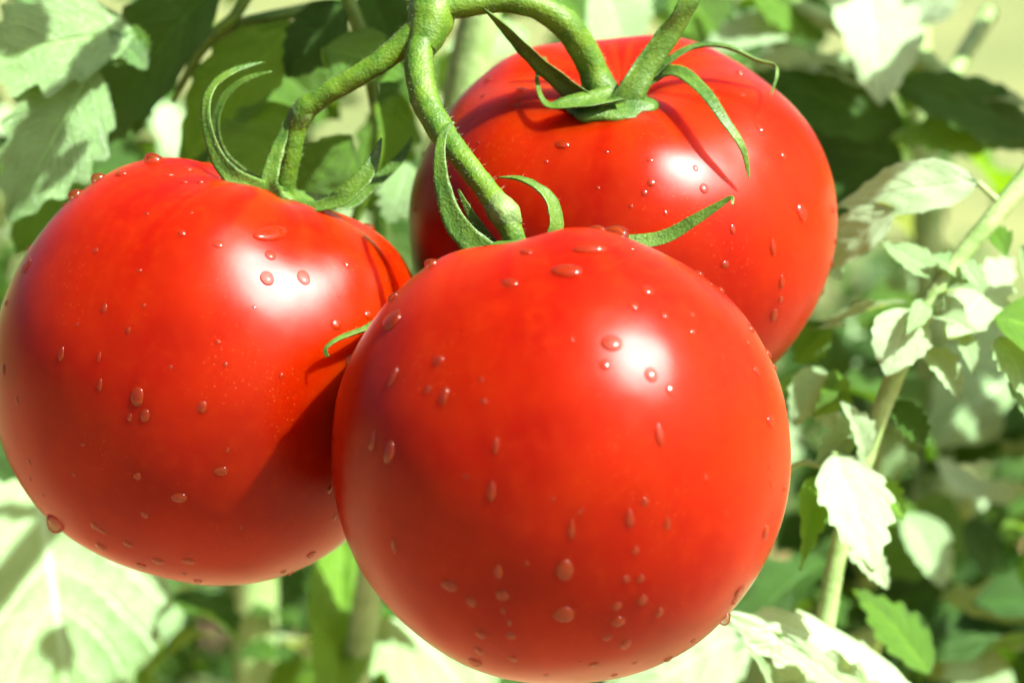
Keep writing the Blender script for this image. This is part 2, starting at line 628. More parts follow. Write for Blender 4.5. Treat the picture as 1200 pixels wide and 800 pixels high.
# ------------------------------------------------------------------ tomatoes
def fruit_geo(center, a, c, axis, dimple=0.16, dw=0.40, ribs=5, rib=0.02, phase=0.0, seed=0.0, low=0.015, sq=0.94, bottom=0.03, skew=None):
    ax = axis.normalized()
    ref = FWD if abs(ax.dot(FWD)) < 0.95 else UP
    e1 = (ref - ax * ref.dot(ax)).normalized()
    e2 = ax.cross(e1)
    NT, NP = 80, 144
    V, F = [], []

    def pt(th, ph):
        s_, c_ = math.sin(th), math.cos(th)
        rr = a * (s_ ** sq if s_ > 0 else 0)
        sh = math.exp(-((th - 0.55) / 0.5) ** 2)
        h = c * c_
        if th < math.pi / 2:
            h -= dimple * a * math.exp(-(s_ / dw) ** 2)
        else:
            h += bottom * a * math.exp(-(s_ / 0.35) ** 2)
        k = 1 + rib * math.cos(ribs * ph + phase) * sh + rib * 0.6 * math.cos((ribs - 2) * ph + 1.3 * phase + 1) * sh
        h *= 1 + rib * 0.8 * math.cos(ribs * ph + phase) * sh
        d = ax * h + (e1 * math.cos(ph) + e2 * math.sin(ph)) * rr * k
        q = 1 + low * noise.noise(d.normalized() * 1.3 + Vector((seed, seed * 2, 0)))
        q += 0.004 * noise.noise(d.normalized() * 4 + Vector((seed, 0, seed)))
        d = d * q
        if skew:
            d = d + skew[1] * (d.dot(skew[0])) * 1.0
        return center + d
    V.append(pt(0, 0))
    for i in range(1, NT):
        for j in range(NP):
            V.append(pt(math.pi * i / NT, 2 * math.pi * j / NP))
    V.append(pt(math.pi, 0))
    for j in range(NP):
        F.append((0, 1 + j, 1 + (j + 1) % NP))
    for i in range(NT - 2):
        for j in range(NP):
            k = (j + 1) % NP
            F.append((1 + i * NP + j, 1 + (i + 1) * NP + j, 1 + (i + 1) * NP + k, 1 + i * NP + k))
    b = len(V) - 1
    for j in range(NP):
        F.append((b, b - NP + (j + 1) % NP, b - NP + j))
    return V, F


# one drop: a flattened dome, a little heavier at its lower end (-Y)
def drop_mesh(name, hgt, tail):
    V, F = [], []
    NR, NS = 7, 18
    V.append((0, 0, hgt))
    for i in range(1, NR + 1):
        th = (math.pi / 2 + 0.45) * i / NR
        r, z = math.sin(th), math.cos(th) * hgt
        for j in range(NS):
            a = 2 * math.pi * j / NS
            x, y = r * math.cos(a), r * math.sin(a)
            x *= 1 - tail * max(0, y)
            zz = z * (1 - 0.35 * y)
            V.append((x * (1 + 0.05 * math.sin(3 * a + 1)), y * (1 + tail * 0.6 * max(0, y)), zz))
    for j in range(NS):
        F.append((0, 1 + j, 1 + (j + 1) % NS))
    for i in range(NR - 1):
        for j in range(NS):
            k = (j + 1) % NS
            F.append((1 + i * NS + j, 1 + (i + 1) * NS + j, 1 + (i + 1) * NS + k, 1 + i * NS + k))
    me = bpy.data.meshes.new(name)
    me.from_pydata(V, [], F)
    me.polygons.foreach_set('use_smooth', [True] * len(me.polygons))
    me.materials.append(M_WATER)
    return me


DROPS = [drop_mesh('water_drop', 0.36, 0.05), drop_mesh('water_drop', 0.40, 0.25), drop_mesh('water_drop', 0.24, 0.0)]


class Tomato:
    def __init__(self, label, cpx, z, a_mm, c_ratio, axis, **kw):
        self.center = P(*cpx, z)
        self.axis = axis.normalized()
        self.root = thing('tomato', label, 'tomato', self.center, 'ripe tomatoes on the truss')
        V, F = fruit_geo(self.center, a_mm * 1e-3, a_mm * c_ratio * 1e-3, axis, **kw)
        self.bvh = BVHTree.FromPolygons([Vector(v) for v in V], F)
        me = mesh_of('fruit_skin', V, F, self.center)
        a1 = me.attributes.new('shoulder', 'FLOAT', 'POINT')
        a2 = me.attributes.new('streak', 'FLOAT', 'POINT')
        axn = self.axis
        e1 = axn.orthogonal().normalized()
        e2 = axn.cross(e1)
        for i, v in enumerate(me.vertices):
            d = v.co.normalized()
            th = math.acos(max(-1, min(1, d.dot(axn))))
            ph = math.atan2(d.dot(e2), d.dot(e1))
            a1.data[i].value = math.exp(-(th / 0.75) ** 2) + 0.22
            q = Vector((math.cos(ph) * 6, math.sin(ph) * 6, th * 0.6))
            a2.data[i].value = 0.5 + 0.5 * noise.noise(q) + 0.3 * noise.noise(q * 3)
        link('fruit_skin', me, self.root, M_SKIN)

    def hit(self, px, py):
        d = (P(px, py, 0) - CAM).normalized()
        h = self.bvh.ray_cast(CAM, d)
        if h[0] is not None:
            return h[0], h[1]
        # beside the outline: the nearest skin to the line of sight
        best = None
        for s in range(40):
            p = CAM + d * (0.44 + 0.005 * s)
            q = self.bvh.find_nearest(p)
            if q[0] is not None and (best is None or q[3] < best[2]):
                best = (q[0], q[1], q[3])
        return best[0], best[1]

    def on(self, px, py, lift):
        p, n = self.hit(px, py)
        return p + n * lift * 1e-3

    def drop(self, px, py, r, ax=1.0, kind=0):
        p, n = self.hit(px, py)
        if n.dot(p - self.center) < 0:
            n = -n
        down = Vector((0, 0, -1))
        dn = down - n * down.dot(n)
        if dn.length < 0.05:
            dn = RIGHT - n * RIGHT.dot(n)
        dn.normalize()
        x = n.cross(-dn).normalized()
        y = -dn
        rad = mm(r, (p - CAM).dot(FWD) * 1e3 - 500)
        sx, sy, sz = rad * math.sqrt(ax), rad / math.sqrt(ax), rad * 1.0
        if abs(n.dot(FWD)) < 0.35:       # seen side-on: keep the bead round and full
            sy = rad
            sz = rad * (2.4 if r > 8 else 1.6)
        o = bpy.data.objects.new('water_drop', DROPS[kind])
        COL.objects.link(o)
        q = p - n * rad * 0.03 - self.center
        o.matrix_basis = Matrix(((x.x * sx, y.x * sy, n.x * sz, q.x), (x.y * sx, y.y * sy, n.y * sz, q.y), (x.z * sx, y.z * sy, n.z * sz, q.z), (0, 0, 0, 1)))
        o.parent = self.root
        return o


FRONT = Tomato('largest glossy red tomato in front, overlapping the other two', (657, 531), 0, 40.2, 1.01, C(-0.18, 0.94, -0.28),
               dimple=0.12, ribs=5, rib=0.022, phase=0.4, seed=1.3, low=0.022, sq=0.96, bottom=0.02)
LEFT = Tomato('red tomato with long curled sepals, cut by the left picture edge', (249, 430), 44, 41.3, 1.00, C(0.36, 0.93, 0.08),
              dimple=0.13, dw=0.46, ribs=6, rib=0.022, phase=1.2, seed=4.1, low=0.02, sq=0.90, bottom=0.02)
BACK = Tomato('red tomato behind, its star shaped green calyx facing the camera', (729, 262), 64, 42.3, 0.88, C(-0.02, 0.86, 0.50),
              dimple=0.17, dw=0.42, ribs=5, rib=0.02, phase=2.4, seed=7.7, low=0.015, sq=0.93, bottom=0.03)


def calyx(T, hub_px, hub_z, rx, ry, normal, seed):
    """The green star under the stem: a lumpy disc that carries the sepals."""
    c = P(*hub_px, hub_z)
    n = normal.normalized()
    x = (RIGHT - n * RIGHT.dot(n)).normalized()
    y = n.cross(x)
    V, F = [], []
    NR, NS = 8, 30
    for i in range(NR + 1):
        th = math.pi * i / NR
        for j in range(NS):
            a = 2 * math.pi * j / NS
            star = 1 + 0.09 * math.cos(6 * a + seed) + 0.05 * math.sin(11 * a)
            r = math.sin(th)
            V.append(c + (x * math.cos(a) * mm(rx, hub_z) + y * math.sin(a) * mm(ry, hub_z)) * r * star
                     + n * math.cos(th) * 0.0016 * (1 + 0.3 * math.cos(3 * a)))
    for i in range(NR):
        for j in range(NS):
            k = (j + 1) % NS
            F.append((i * NS + j, (i + 1) * NS + j, (i + 1) * NS + k, i * NS + k))
    return link('calyx', mesh_of('calyx', V, F, T.center), T.root, M_SEPAL)


SEP = [0]


def sepal(T, cal, pts, widths, facing=None, mat=None, **kw):
    """pts: (px, py, z_mm) or (px, py, 's', lift_mm) to follow the skin."""
    W, wd = [], []
    for p, w in zip(pts, widths):
        if len(p) == 4:
            q = T.on(p[0], p[1], p[3])
        else:
            q = P(*p)
        W.append(q)
        wd.append(w * 0.15e-3 * (q - CAM).dot(FWD) / DIST)
    SEP[0] += 1
    par = cal
    V = blade('sepal', W, wd, mat or M_SEPAL, par, facing, seed=SEP[0] * 1.7, **kw)
    # children of the calyx mesh, which sits at the tomato's origin
    return V


# back tomato: open calyx facing the camera
_h = BACK.on(714, 128, 1.2)
HB = (_h - CAM).dot(FWD) * 1e3 - 500
print('hub depth', HB)
cb = calyx(BACK, (714, 124), HB + 0.8, 56, 40, C(-0.02, 0.84, 0.50), 0.7)
sepal(BACK, cb, [(712, 128, HB), (684, 112, HB), (656, 90, 37), (622, 60, 35), (592, 30, 32), (567, 10, 29)], [24, 28, 29, 24, 16, 2], fold=0.5, facing=C(-0.7, -0.3, 0.6))
sepal(BACK, cb, [(715, 130, HB), (736, 106, HB - 1), (756, 74, 37), (782, 36, 37), (802, 0, 35), (818, -45, 36)], [40, 40, 33, 32, 32, 20], fold=0.45, thick=0.0012, facing=C(0.7, 0.3, 0.6))
sepal(BACK, cb, [(735, 120, 's', 3), (762, 116, 's', 4), (788, 106, 's', 6), (815, 96, 's', 7), (845, 95, 's', 7), (872, 102, 's', 6), (889, 106, 's', 6), (895, 114, 's', 5), (891, 128, 's', 4)],
      [26, 16, 16, 17, 15, 10, 6, 4, 2], facing=C(0, 1, 0.3))
sepal(BACK, cb, [(740, 118, 's', 3), (772, 110, 's', 4), (795, 120, 's', 6), (813, 144, 's', 7), (830, 168, 's', 7), (850, 190, 's', 6), (862, 207, 's', 4), (867, 216, 's', 3)],
      [26, 20, 21, 17, 14, 9, 6, 2], facing=C(0.3, 0.5, 1), fold=0.25)
sepal(BACK, cb, [(725, 128, 's', 2.5), (695, 137, 's', 3), (662, 142, 's', 3.5), (644, 141, 's', 3.5), (634, 131, 's', 4), (632, 115, 's', 5), (639, 103, 's', 6)],
      [36, 32, 22, 11, 6, 5, 4], facing=C(0, 0.8, 0.6))
sepal(BACK, cb, [(698, 120, 41), (692, 84, 44), (681, 58, 45), (664, 40, 44), (643, 33, 45)], [16, 13, 12, 9, 3], facing=C(0.6, 0.2, 0.6))

# left tomato
cl = calyx(LEFT, (338, 232), 42, 40, 34, LEFT.axis, 0.2)
sepal(LEFT, cl, [(335, 234, 39), (300, 222, 33), (268, 202, 30), (249, 168, 30), (242, 128, 31), (252, 100, 33), (276, 83, 34), (308, 73, 36)], [24, 26, 22, 15, 13, 11, 9, 2], facing=C(-0.5, 0.2, 0.9), thick=0.0009)
sepal(LEFT, cl, [(335, 230, 43), (292, 212, 44), (262, 182, 45), (253, 146, 45), (264, 114, 45), (288, 94, 44), (318, 84, 43)], [22, 20, 15, 13, 11, 8, 2], facing=C(-0.5, 0.2, 0.8))
sepal(LEFT, cl, [(322, 232, 35), (316, 215, 34), (322, 190, 35), (330, 165, 36), (338, 142, 36)], [24, 24, 20, 15, 8], facing=C(-0.3, 0.1, 1), thick=0.0012)
sepal(LEFT, cl, [(335, 235, 38), (362, 246, 33), (395, 238, 30), (424, 212, 30), (438, 188, 31), (447, 162, 33)], [22, 28, 30, 24, 15, 2], facing=C(0.2, 0.7, 0.7), thick=0.0009)
sepal(LEFT, cl, [(345, 232, 44), (402, 240, 48), (440, 214, 50), (468, 188, 51), (484, 160, 51)], [20, 22, 16, 12, 2], facing=C(0.2, 0.6, 0.7))

# front tomato
cf = calyx(FRONT, (600, 296), 11, 42, 34, FRONT.axis, 1.1)
sepal(FRONT, cf, [(582, 302, 11), (556, 286, 10), (532, 256, 11), (519, 216, 12), (516, 180, 13), (521, 155, 15), (532, 143, 16)], [26, 31, 26, 19, 14, 10, 3], facing=C(-0.3, 0.1, 1), thick=0.0011, fold=0.3)
sepal(FRONT, cf, [(635, 298, 13), (648, 268, 12), (645, 240, 12), (630, 221, 12), (608, 210, 13), (584, 208, 15)], [24, 25, 23, 15, 10, 3], facing=C(0.7, 0.4, 0.6), thick=0.0009)
sepal(FRONT, cf, [(590, 300, 14), (566, 272, 14), (550, 247, 14), (537, 222, 15)], [14, 14, 10, 3], facing=C(-0.4, 0, 0.9))
sepal(FRONT, cf, [(640, 300, 14), (705, 288, 15), (775, 280, 15), (815, 258, 14), (842, 241, 13), (857, 232, 12), (858, 240, 11)], [18, 19, 18, 13, 9, 5, 3], facing=C(0.2, 0.4, 0.8))
sepal(FRONT, cf, [(575, 304, 14), (515, 325, 17), (466, 362, 16), (438, 383, 12), (414, 391, 8), (394, 399, 6), (382, 409, 5), (384, 418, 5)], [22, 20, 18, 16, 11, 8, 6, 5], facing=C(-0.3, 0.7, 0.6))

# ---- drops, as they stand on each fruit (px, py, radius, breadth/height)
D_FRONT = [(665, 317, 15, 1.6), (692, 292, 14, 2.4), (617, 295, 8, 1.4), (759, 340, 9, 1), (743, 358, 7, 1), (717, 402, 12, 1.2, 0), (709, 427, 7, 1),
           (763, 439, 9, .9), (786, 457, 7, .8), (773, 510, 9, .5, 1), (812, 388, 5, 1), (812, 368, 4, 1), (779, 369, 6, 1), (903, 493, 9, 1), (897, 623, 8, .7),
           (866, 692, 9, .8), (849, 724, 9, .7), (459, 375, 15, 1), (513, 422, 7, 1), (460, 442, 8, .5, 1), (520, 464, 8, .6, 1), (501, 456, 5, 1), (563, 444, 3, 1),
           (566, 470, 4, 1), (437, 516, 9, .5, 1), (456, 530, 11, .7, 1), (581, 523, 6, .4, 1), (576, 576, 8, .5, 1), (670, 621, 7, .4, 1), (738, 608, 8, .6, 1), (662, 668, 12, .8),
           (661, 720, 12, 1.1), (527, 686, 9, 1.3), (553, 705, 7, .9), (584, 670, 7, .5), (589, 697, 8, 1.2), (599, 744, 6, 1), (564, 743, 7, 1), (561, 762, 7, 1), (557, 775, 8, 1.3),
           (601, 771, 6, 1), (462, 640, 6, .5, 1), (711, 746, 6, 1), (733, 754, 8, .7), (725, 728, 8, 1.1), (753, 703, 7, 1), (773, 717, 6, .8), (751, 678, 5, 1), (734, 678, 5, 1),
           (723, 710, 6, 1.2), (697, 778, 7, 1), (783, 771, 6, 1), (782, 614, 6, .6, 1), (756, 588, 5, 1), (903, 547, 4, .5), (904, 567, 4, .5), (887, 435, 6, .6), (876, 402, 5, .5),
           (597, 331, 9, 1.4, 2), (506, 310, 9, 1.2), (461, 348, 8, .9), (410, 422, 6, .6), (725, 263, 13, 2), (700, 268, 8, 2), (740, 292, 4, 1), (833, 333, 3, .6), (832, 302, 6, 1), (854, 328, 6, 1),
           (880, 385, 6, .8), (908, 410, 7, .8), (911, 428, 5, .6), (919, 571, 5, .7), (860, 704, 5, .8), (670, 397, 3, 1), (713, 400, 3, 1), (680, 600, 3, .8), (745, 645, 5, 1), (618, 660, 3, 1),
           (597, 729, 4, .7), (680, 775, 3, 1), (744, 776, 4, 1), (720, 790, 4, 1), (812, 750, 4, 1), (640, 790, 4, 1), (590, 715, 4, .6), (648, 585, 2.5, 1), (545, 558, 2.5, 1), (828, 560, 3, 1), (850, 600, 3, 1)]
D_LEFT = [(110, 202, 9, 1.1), (142, 203, 8, 1.1), (180, 188, 11, 1.9), (222, 198, 7, 1.2), (88, 228, 9, 1.2), (70, 235, 4, 1), (31, 311, 10, .7), (172, 250, 3, 1), (224, 249, 3, 1), (213, 273, 5, 1),
          (112, 293, 4, 1), (163, 317, 3, 1), (122, 361, 5, .7, 1), (150, 387, 4, .8), (168, 358, 3, 1), (31, 289, 5, .8), (8, 355, 4, .6), (216, 213, 5, 1.3), (235, 214, 5, 1.3), (198, 205, 5, 2),
          (318, 273, 17, 2.2, 2), (317, 299, 7, 1), (313, 326, 9, .9), (356, 325, 9, .8, 2), (394, 380, 7, 1), (256, 286, 6, 1.2, 2), (432, 369, 6, 1), (397, 346, 2.5, 1), (454, 328, 3, 1), (406, 309, 5, .7),
          (255, 401, 3, 1), (264, 427, 3, 1), (409, 424, 6, .6), (435, 262, 8, 1.4), (161, 465, 10, .75), (170, 487, 7, .8), (237, 477, 7, .9), (152, 489, 4, .8), (72, 415, 6, .5, 1), (4, 433, 6, .7), (117, 451, 5, .5, 1),
          (20, 469, 4, .6), (116, 418, 4, .5, 1), (97, 520, 3, 1), (161, 558, 5, 1), (210, 583, 8, 1.6), (34, 541, 4, .6), (36, 561, 3, .7), (51, 580, 3, 1), (65, 612, 13, 1), (111, 616, 6, .8), (118, 640, 8, 1),
          (150, 637, 6, 1), (185, 657, 7, 1.1), (165, 662, 7, 1.2), (221, 657, 7, 1.2), (216, 672, 4, 1), (232, 680, 5, 1.3), (170, 603, 5, 1), (87, 556, 3, 1), (259, 552, 7, 1.5, 2), (267, 527, 3, 1), (386, 573, 5, .7),
          (392, 606, 4, .7), (365, 649, 6, 1), (332, 669, 4, 1), (340, 671, 4, 1), (283, 618, 2.5, 1), (120, 622, 5, 1), (298, 360, 2.5, 1), (90, 380, 2.5, 1), (200, 430, 2.5, 1), (330, 440, 3, 1)]
D_BACK = [(940, 249, 10, .8), (918, 182, 5, .8), (870, 111, 4, 1), (890, 150, 6, .5, 1), (763, 214, 5, 1), (755, 226, 4, 1), (825, 221, 6, .9), (859, 269, 5, .7), (850, 310, 5, 1.3), (906, 290, 7, .5, 1), (916, 331, 6, .6, 1),
          (915, 351, 4, 1), (907, 369, 7, .7), (976, 245, 5, .6), (978, 281, 5, .6), (974, 307, 6, .7), (967, 343, 4, .8), (851, 210, 3, 1), (815, 197, 4, .8), (739, 242, 2.5, 1), (711, 178, 2.5, 1), (806, 168, 2.5, 1), (762, 187, 4, 1.2),
          (817, 55, 11, 2), (867, 86, 6, 1), (611, 105, 7, 1.2), (572, 94, 5, 1.2), (566, 112, 4, 1), (604, 124, 3, 1), (611, 122, 3, 1), (560, 167, 2.5, 1), (659, 169, 8, 1.4), (590, 117, 3, 1), (493, 178, 4, .6), (487, 245, 4, .6),
          (503, 232, 3, .6), (930, 300, 3, 1), (700, 220, 2.5, 1), (780, 250, 2.5, 1), (640, 190, 2.5, 1)]
for T, DL in ((FRONT, D_FRONT), (LEFT, D_LEFT), (BACK, D_BACK)):
    for d in DL:
        T.drop(d[0], d[1], d[2], d[3], d[4] if len(d) > 4 else 0)

# ------------------------------------------------------------------ truss that carries the three fruits
truss = thing('fruit_truss', 'forked green stalk joining the three tomatoes above their calyxes', 'stalk', P(505, 20, 34))
tube('peduncle', [(640, -190, 118), (585, -120, 90), (540, -70, 58), (520, -30, 40), (508, 5, 35), (503, 30, 33), (494, 58, 31)],
     [20, 20, 20, 22, 27, 26, 17], M_STEM, truss, n=44, lump=0.10)
tube('pedicel', [(500, 35, 32), (491, 65, 30), (496, 108, 26), (515, 150, 22), (545, 190, 17), (570, 222, 14), (584, 242, 12), (592, 254, 11), (602, 278, 11), (606, 300, 12)],
     [15, 17, 17, 16, 14, 14, 16, 15, 14, 15], M_STEM, truss, n=60, lump=0.10, seed=2.0)
tube('pedicel', [(512, 12, 34), (545, 6, 34), (585, 0, 34), (628, 7, 34), (662, 28, 35), (683, 58, 38), (697, 88, 40), (709, 120, 40)],
     [14, 15, 15, 16, 17, 17, 18, 22], M_STEM, truss, n=60, lump=0.08, seed=4.0)
tube('pedicel', [(495, 30, 33), (470, 54, 33), (435, 80, 33), (400, 100, 34), (372, 117, 35), (355, 132, 36), (347, 150, 37), (341, 185, 38), (331, 220, 40), (328, 240, 41)],
     [17, 15, 13, 13, 13, 15, 13, 12, 15, 18], M_STEM, truss, n=60, lump=0.09, seed=6.0)

tube('knuckle', [(577, 232, 13), (586, 243, 11.5), (594, 255, 11), (599, 266, 11)], [12, 17, 17.5, 14], M_KNUCKLE, bpy.data.objects['pedicel'], n=18, lump=0.16, freq=700, seed=9)
tube('knuckle', [(362, 125, 35), (354, 133, 36), (349, 144, 37), (346, 156, 37.5)], [11, 15, 14.2, 11], M_KNUCKLE, bpy.data.objects['pedicel.002'], n=18, lump=0.14, freq=700, seed=11)


def hairs(parent, sources, count, length, seed):
    """Fine pale hairs standing on stems."""
    rnd = random.Random(seed)
    polys = []
    for o in sources:
        off = root_loc(o)
        for p in o.data.polygons:
            c = o.matrix_basis @ p.center + (off - o.location)
            if (c - TARGET).length < 0.17:
                polys.append((c, p.normal.copy(), p.area))
    tot = sum(p[2] for p in polys)
    V, F = [], []
    for c, n, a in polys:
        k = count * a / tot
        k = int(k) + (1 if rnd.random() < k - int(k) else 0)
        r = math.sqrt(a) * 0.6
        for _ in range(k):
            t1 = n.orthogonal().normalized()
            t2 = n.cross(t1)
            q = c + t1 * rnd.uniform(-r, r) + t2 * rnd.uniform(-r, r) - n * 0.0001
            d = (n + t1 * rnd.uniform(-.5, .5) + t2 * rnd.uniform(-.5, .5) + Vector((0, 0, -.2))).normalized()
            L = length * rnd.uniform(0.4, 1.3)
            w = 0.000035
            i = len(V)
            V.extend([q + t1 * w, q - t1 * w * 0.5 + t2 * w * 0.87, q - t1 * w * 0.5 - t2 * w * 0.87, q + d * L])
            F.extend([(i, i + 1, i + 3), (i + 1, i + 2, i + 3), (i + 2, i, i + 3)])
    o = link('stem_hair', mesh_of('stem_hair', V, F, root_loc(parent)), parent, M_HAIR)
    o['kind'] = 'stuff'


hairs(truss, [o for o in truss.children if o.type == 'MESH'], 2600, 0.0010, 3)
for T in (FRONT, LEFT, BACK):
    cal = [o for o in T.root.children if o.name.startswith('calyx')][0]
    hairs(cal, list(cal.children), 1500, 0.0007, 4)

# ------------------------------------------------------------------ plant that bears the fruit
GZ = 0.0


def ground_under(p):
    return Vector((p.x, p.y, GZ))


def stem_tube(name, wpts, radii_m, mat, parent, n=40, **kw):
    V, F = tube_geo([(*p, r) for p, r in zip(wpts, radii_m)], n, **kw)
    return link(name, mesh_of(name, V, F, root_loc(parent)), parent, mat)


b0 = P(400, 1200, 170)
plant = thing('tomato_plant', 'tomato plant whose shaded leaves hang above and behind the left fruit', 'plant', ground_under(b0))
stem_tube('main_stem', [ground_under(b0), P(395, 1500, 175), P(410, 900, 165), P(428, 720, 160), P(470, 500, 150), P(520, 250, 135), P(548, 80, 125), P(585, -60, 120), P(650, -260, 122), P(690, -500, 135)],
          [0.007, 0.006, 0.0035, 0.0035, 0.004, 0.0045, 0.0045, 0.004, 0.0035, 0.002], M_SHOOT, plant, n=70)
# side stalks seen between the fruits and the top edge
tube('leaf_stalk', [(548, -10, 122), (480, 0, 112), (400, 6, 104), (330, 18, 98), (280, 30, 100), (255, 45, 108)], [9, 9, 9, 8, 8, 6], M_STEM, plant)
tube('petiole', [(300, -20, 92), (276, 18, 92), (250, 42, 93), (232, 66, 95), (216, 94, 98), (203, 120, 102)], [6, 7, 8, 6, 5, 3], M_STEM, plant, n=24, sides=10)
tube('leaf_stalk', [(395, -40, 84), (408, 0, 82), (425, 45, 82), (436, 110, 86), (444, 170, 88), (430, 220, 88), (415, 260, 90)], [7, 8, 8, 6, 6, 6, 6], M_STEM, plant)
LSH = [
    # base, tip, width, normal, options
    ((262, -30, 100), (98, 192, 118), 118, C(-0.35, 0.15, 0.9), dict(mat=M_LEAF_SHADED, bend=0.5, fold=0.25, depth=0.10, ripple=0.05, seed=.3)),
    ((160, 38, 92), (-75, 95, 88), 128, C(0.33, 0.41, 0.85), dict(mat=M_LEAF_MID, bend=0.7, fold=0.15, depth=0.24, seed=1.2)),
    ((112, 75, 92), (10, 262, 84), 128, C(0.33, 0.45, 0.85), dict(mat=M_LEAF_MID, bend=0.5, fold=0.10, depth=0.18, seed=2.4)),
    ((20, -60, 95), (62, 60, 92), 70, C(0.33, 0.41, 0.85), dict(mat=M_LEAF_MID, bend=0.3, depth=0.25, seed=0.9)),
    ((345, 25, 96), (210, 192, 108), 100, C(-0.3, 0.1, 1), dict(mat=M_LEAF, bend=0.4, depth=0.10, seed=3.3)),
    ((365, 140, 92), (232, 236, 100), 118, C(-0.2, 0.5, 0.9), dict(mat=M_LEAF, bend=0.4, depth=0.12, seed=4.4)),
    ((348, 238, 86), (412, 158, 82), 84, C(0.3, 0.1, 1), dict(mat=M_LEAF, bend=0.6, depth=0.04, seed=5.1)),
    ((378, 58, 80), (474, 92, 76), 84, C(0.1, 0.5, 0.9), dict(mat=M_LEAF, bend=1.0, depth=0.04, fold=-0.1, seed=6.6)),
    ((404, 2, 90), (335, 92, 94), 70, C(0, 0.1, 1), dict(mat=M_LEAF_SHADED, bend=0.5, depth=0.10, seed=7.2)),
    ((430, -20, 90), (470, 75, 94), 70, C(0, 0.1, 1), dict(mat=M_LEAF_SHADED, bend=0.5, depth=0.10, seed=7.9)),
    ((36, 536, 192), (84, 884, 178), 274, C(0.35, 0.55, 0.85), dict(mat=M_LEAF_SUNLIT, bend=0.5, fold=0.12, depth=0.06, ripple=0.05, seed=8.8, vein_amp=0.040, label='large pale sunlit leaf')),
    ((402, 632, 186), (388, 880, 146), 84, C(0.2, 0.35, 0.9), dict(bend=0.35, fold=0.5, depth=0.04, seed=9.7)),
    ((420, 690, 195), (580, 850, 180), 190, C(0.35, 0.6, 0.8), dict(mat=M_LEAF_SUNLIT, bend=0.5, depth=0.2, seed=10.2)),
    ((880, 735, 165), (690, 850, 160), 140, C(0.3, 0.6, 0.8), dict(mat=M_LEAF_SUNLIT, bend=0.5, depth=0.2, seed=11.9)),
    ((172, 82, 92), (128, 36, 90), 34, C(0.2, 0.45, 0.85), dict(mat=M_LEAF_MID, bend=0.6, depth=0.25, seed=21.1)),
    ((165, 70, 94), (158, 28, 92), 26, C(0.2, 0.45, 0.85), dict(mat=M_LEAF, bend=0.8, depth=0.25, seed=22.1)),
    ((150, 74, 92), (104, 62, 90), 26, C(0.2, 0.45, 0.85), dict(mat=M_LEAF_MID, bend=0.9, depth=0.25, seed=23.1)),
    ((478, 190, 110), (455, 262, 108), 60, C(0.33, 0.41, 0.85), dict(mat=M_LEAF_SUNLIT, bend=0.6, depth=0.25, seed=24.1)),
    ((250, 120, 150), (300, 250, 150), 110, C(-0.2, 0.1, 0.9), dict(mat=M_LEAF_SHADED, bend=0.4, depth=0.15, seed=14.1)),
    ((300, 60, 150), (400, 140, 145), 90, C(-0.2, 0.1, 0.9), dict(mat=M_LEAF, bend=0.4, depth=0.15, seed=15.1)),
    ((330, 20, 140), (250, 130, 140), 80, C(-0.2, 0.2, 0.9), dict(mat=M_LEAF_SHADED, bend=0.4, depth=0.15, seed=16.1)),
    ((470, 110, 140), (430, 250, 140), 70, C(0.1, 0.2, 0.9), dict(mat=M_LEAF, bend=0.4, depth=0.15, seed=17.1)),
    ((500, 60, 150), (440, 130, 145), 60, C(0.2, 0.2, 0.9), dict(mat=M_LEAF_SHADED, bend=0.4, depth=0.15, seed=18.1)),
    ((150, 30, 125), (160, 160, 130), 80, C(-0.1, 0.2, 0.9), dict(mat=M_LEAF_SHADED, bend=0.4, depth=0.15, seed=19.1)),
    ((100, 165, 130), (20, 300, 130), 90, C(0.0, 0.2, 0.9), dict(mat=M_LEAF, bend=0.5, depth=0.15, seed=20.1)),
    ((-30, 470, 128), (48, 560, 120), 100, C(-0.3, 0.0, 1), dict(mat=M_LEAF_SHADED, bend=0.5, depth=0.15, seed=12.9)),
]
for b_, t_, w_, n_, kw in LSH:
    leaf(plant, b_, t_, w_, n_, **kw)


# unseen leaves added out of view, toward the sun, to shade chosen spots
def shade_leaf(parent, px, py, z, dist_mm, size_mm, rnd):
    tgt = P(px, py, z)
    c = tgt + SUN * dist_mm * 1e-3
    x = SUN.cross(UP).normalized()
    y = x.cross(SUN)
    a = rnd.uniform(0, 6.28)
    d = x * math.cos(a) + y * math.sin(a)
    L = size_mm * 1e-3
    nrm = (SUN + Vector((rnd.uniform(-.4, .4), rnd.uniform(-.4, .4), rnd.uniform(-.2, .4)))).normalized()
    d = d - nrm * d.dot(nrm)
    lib_leaf(parent, c - d.normalized() * L / 2, d, nrm, L, rnd=rnd)


rs = random.Random(5)
for (px, py, z, dist, size) in [(200, 60, 110, 180, 40), (165, 140, 112, 200, 36), (270, 100, 115, 180, 44), (320, 60, 90, 190, 40), 
                                (400, 60, 84, 180, 36), (350, 120, 90, 210, 40), (240, 0, 105, 180, 44),
                                (340, 14, 100, 170, 34), (280, 36, 97, 165, 30), (100, 84, 90, 150, 19), (-5, 40, 90, 160, 20), (15, 215, 86, 160, 21), (70, 205, 86, 150, 10)]:
    if dist > 164:
        dist, size = dist * 0.6, size * 0.72
    shade_leaf(plant, px, py, z, dist, size, rs)

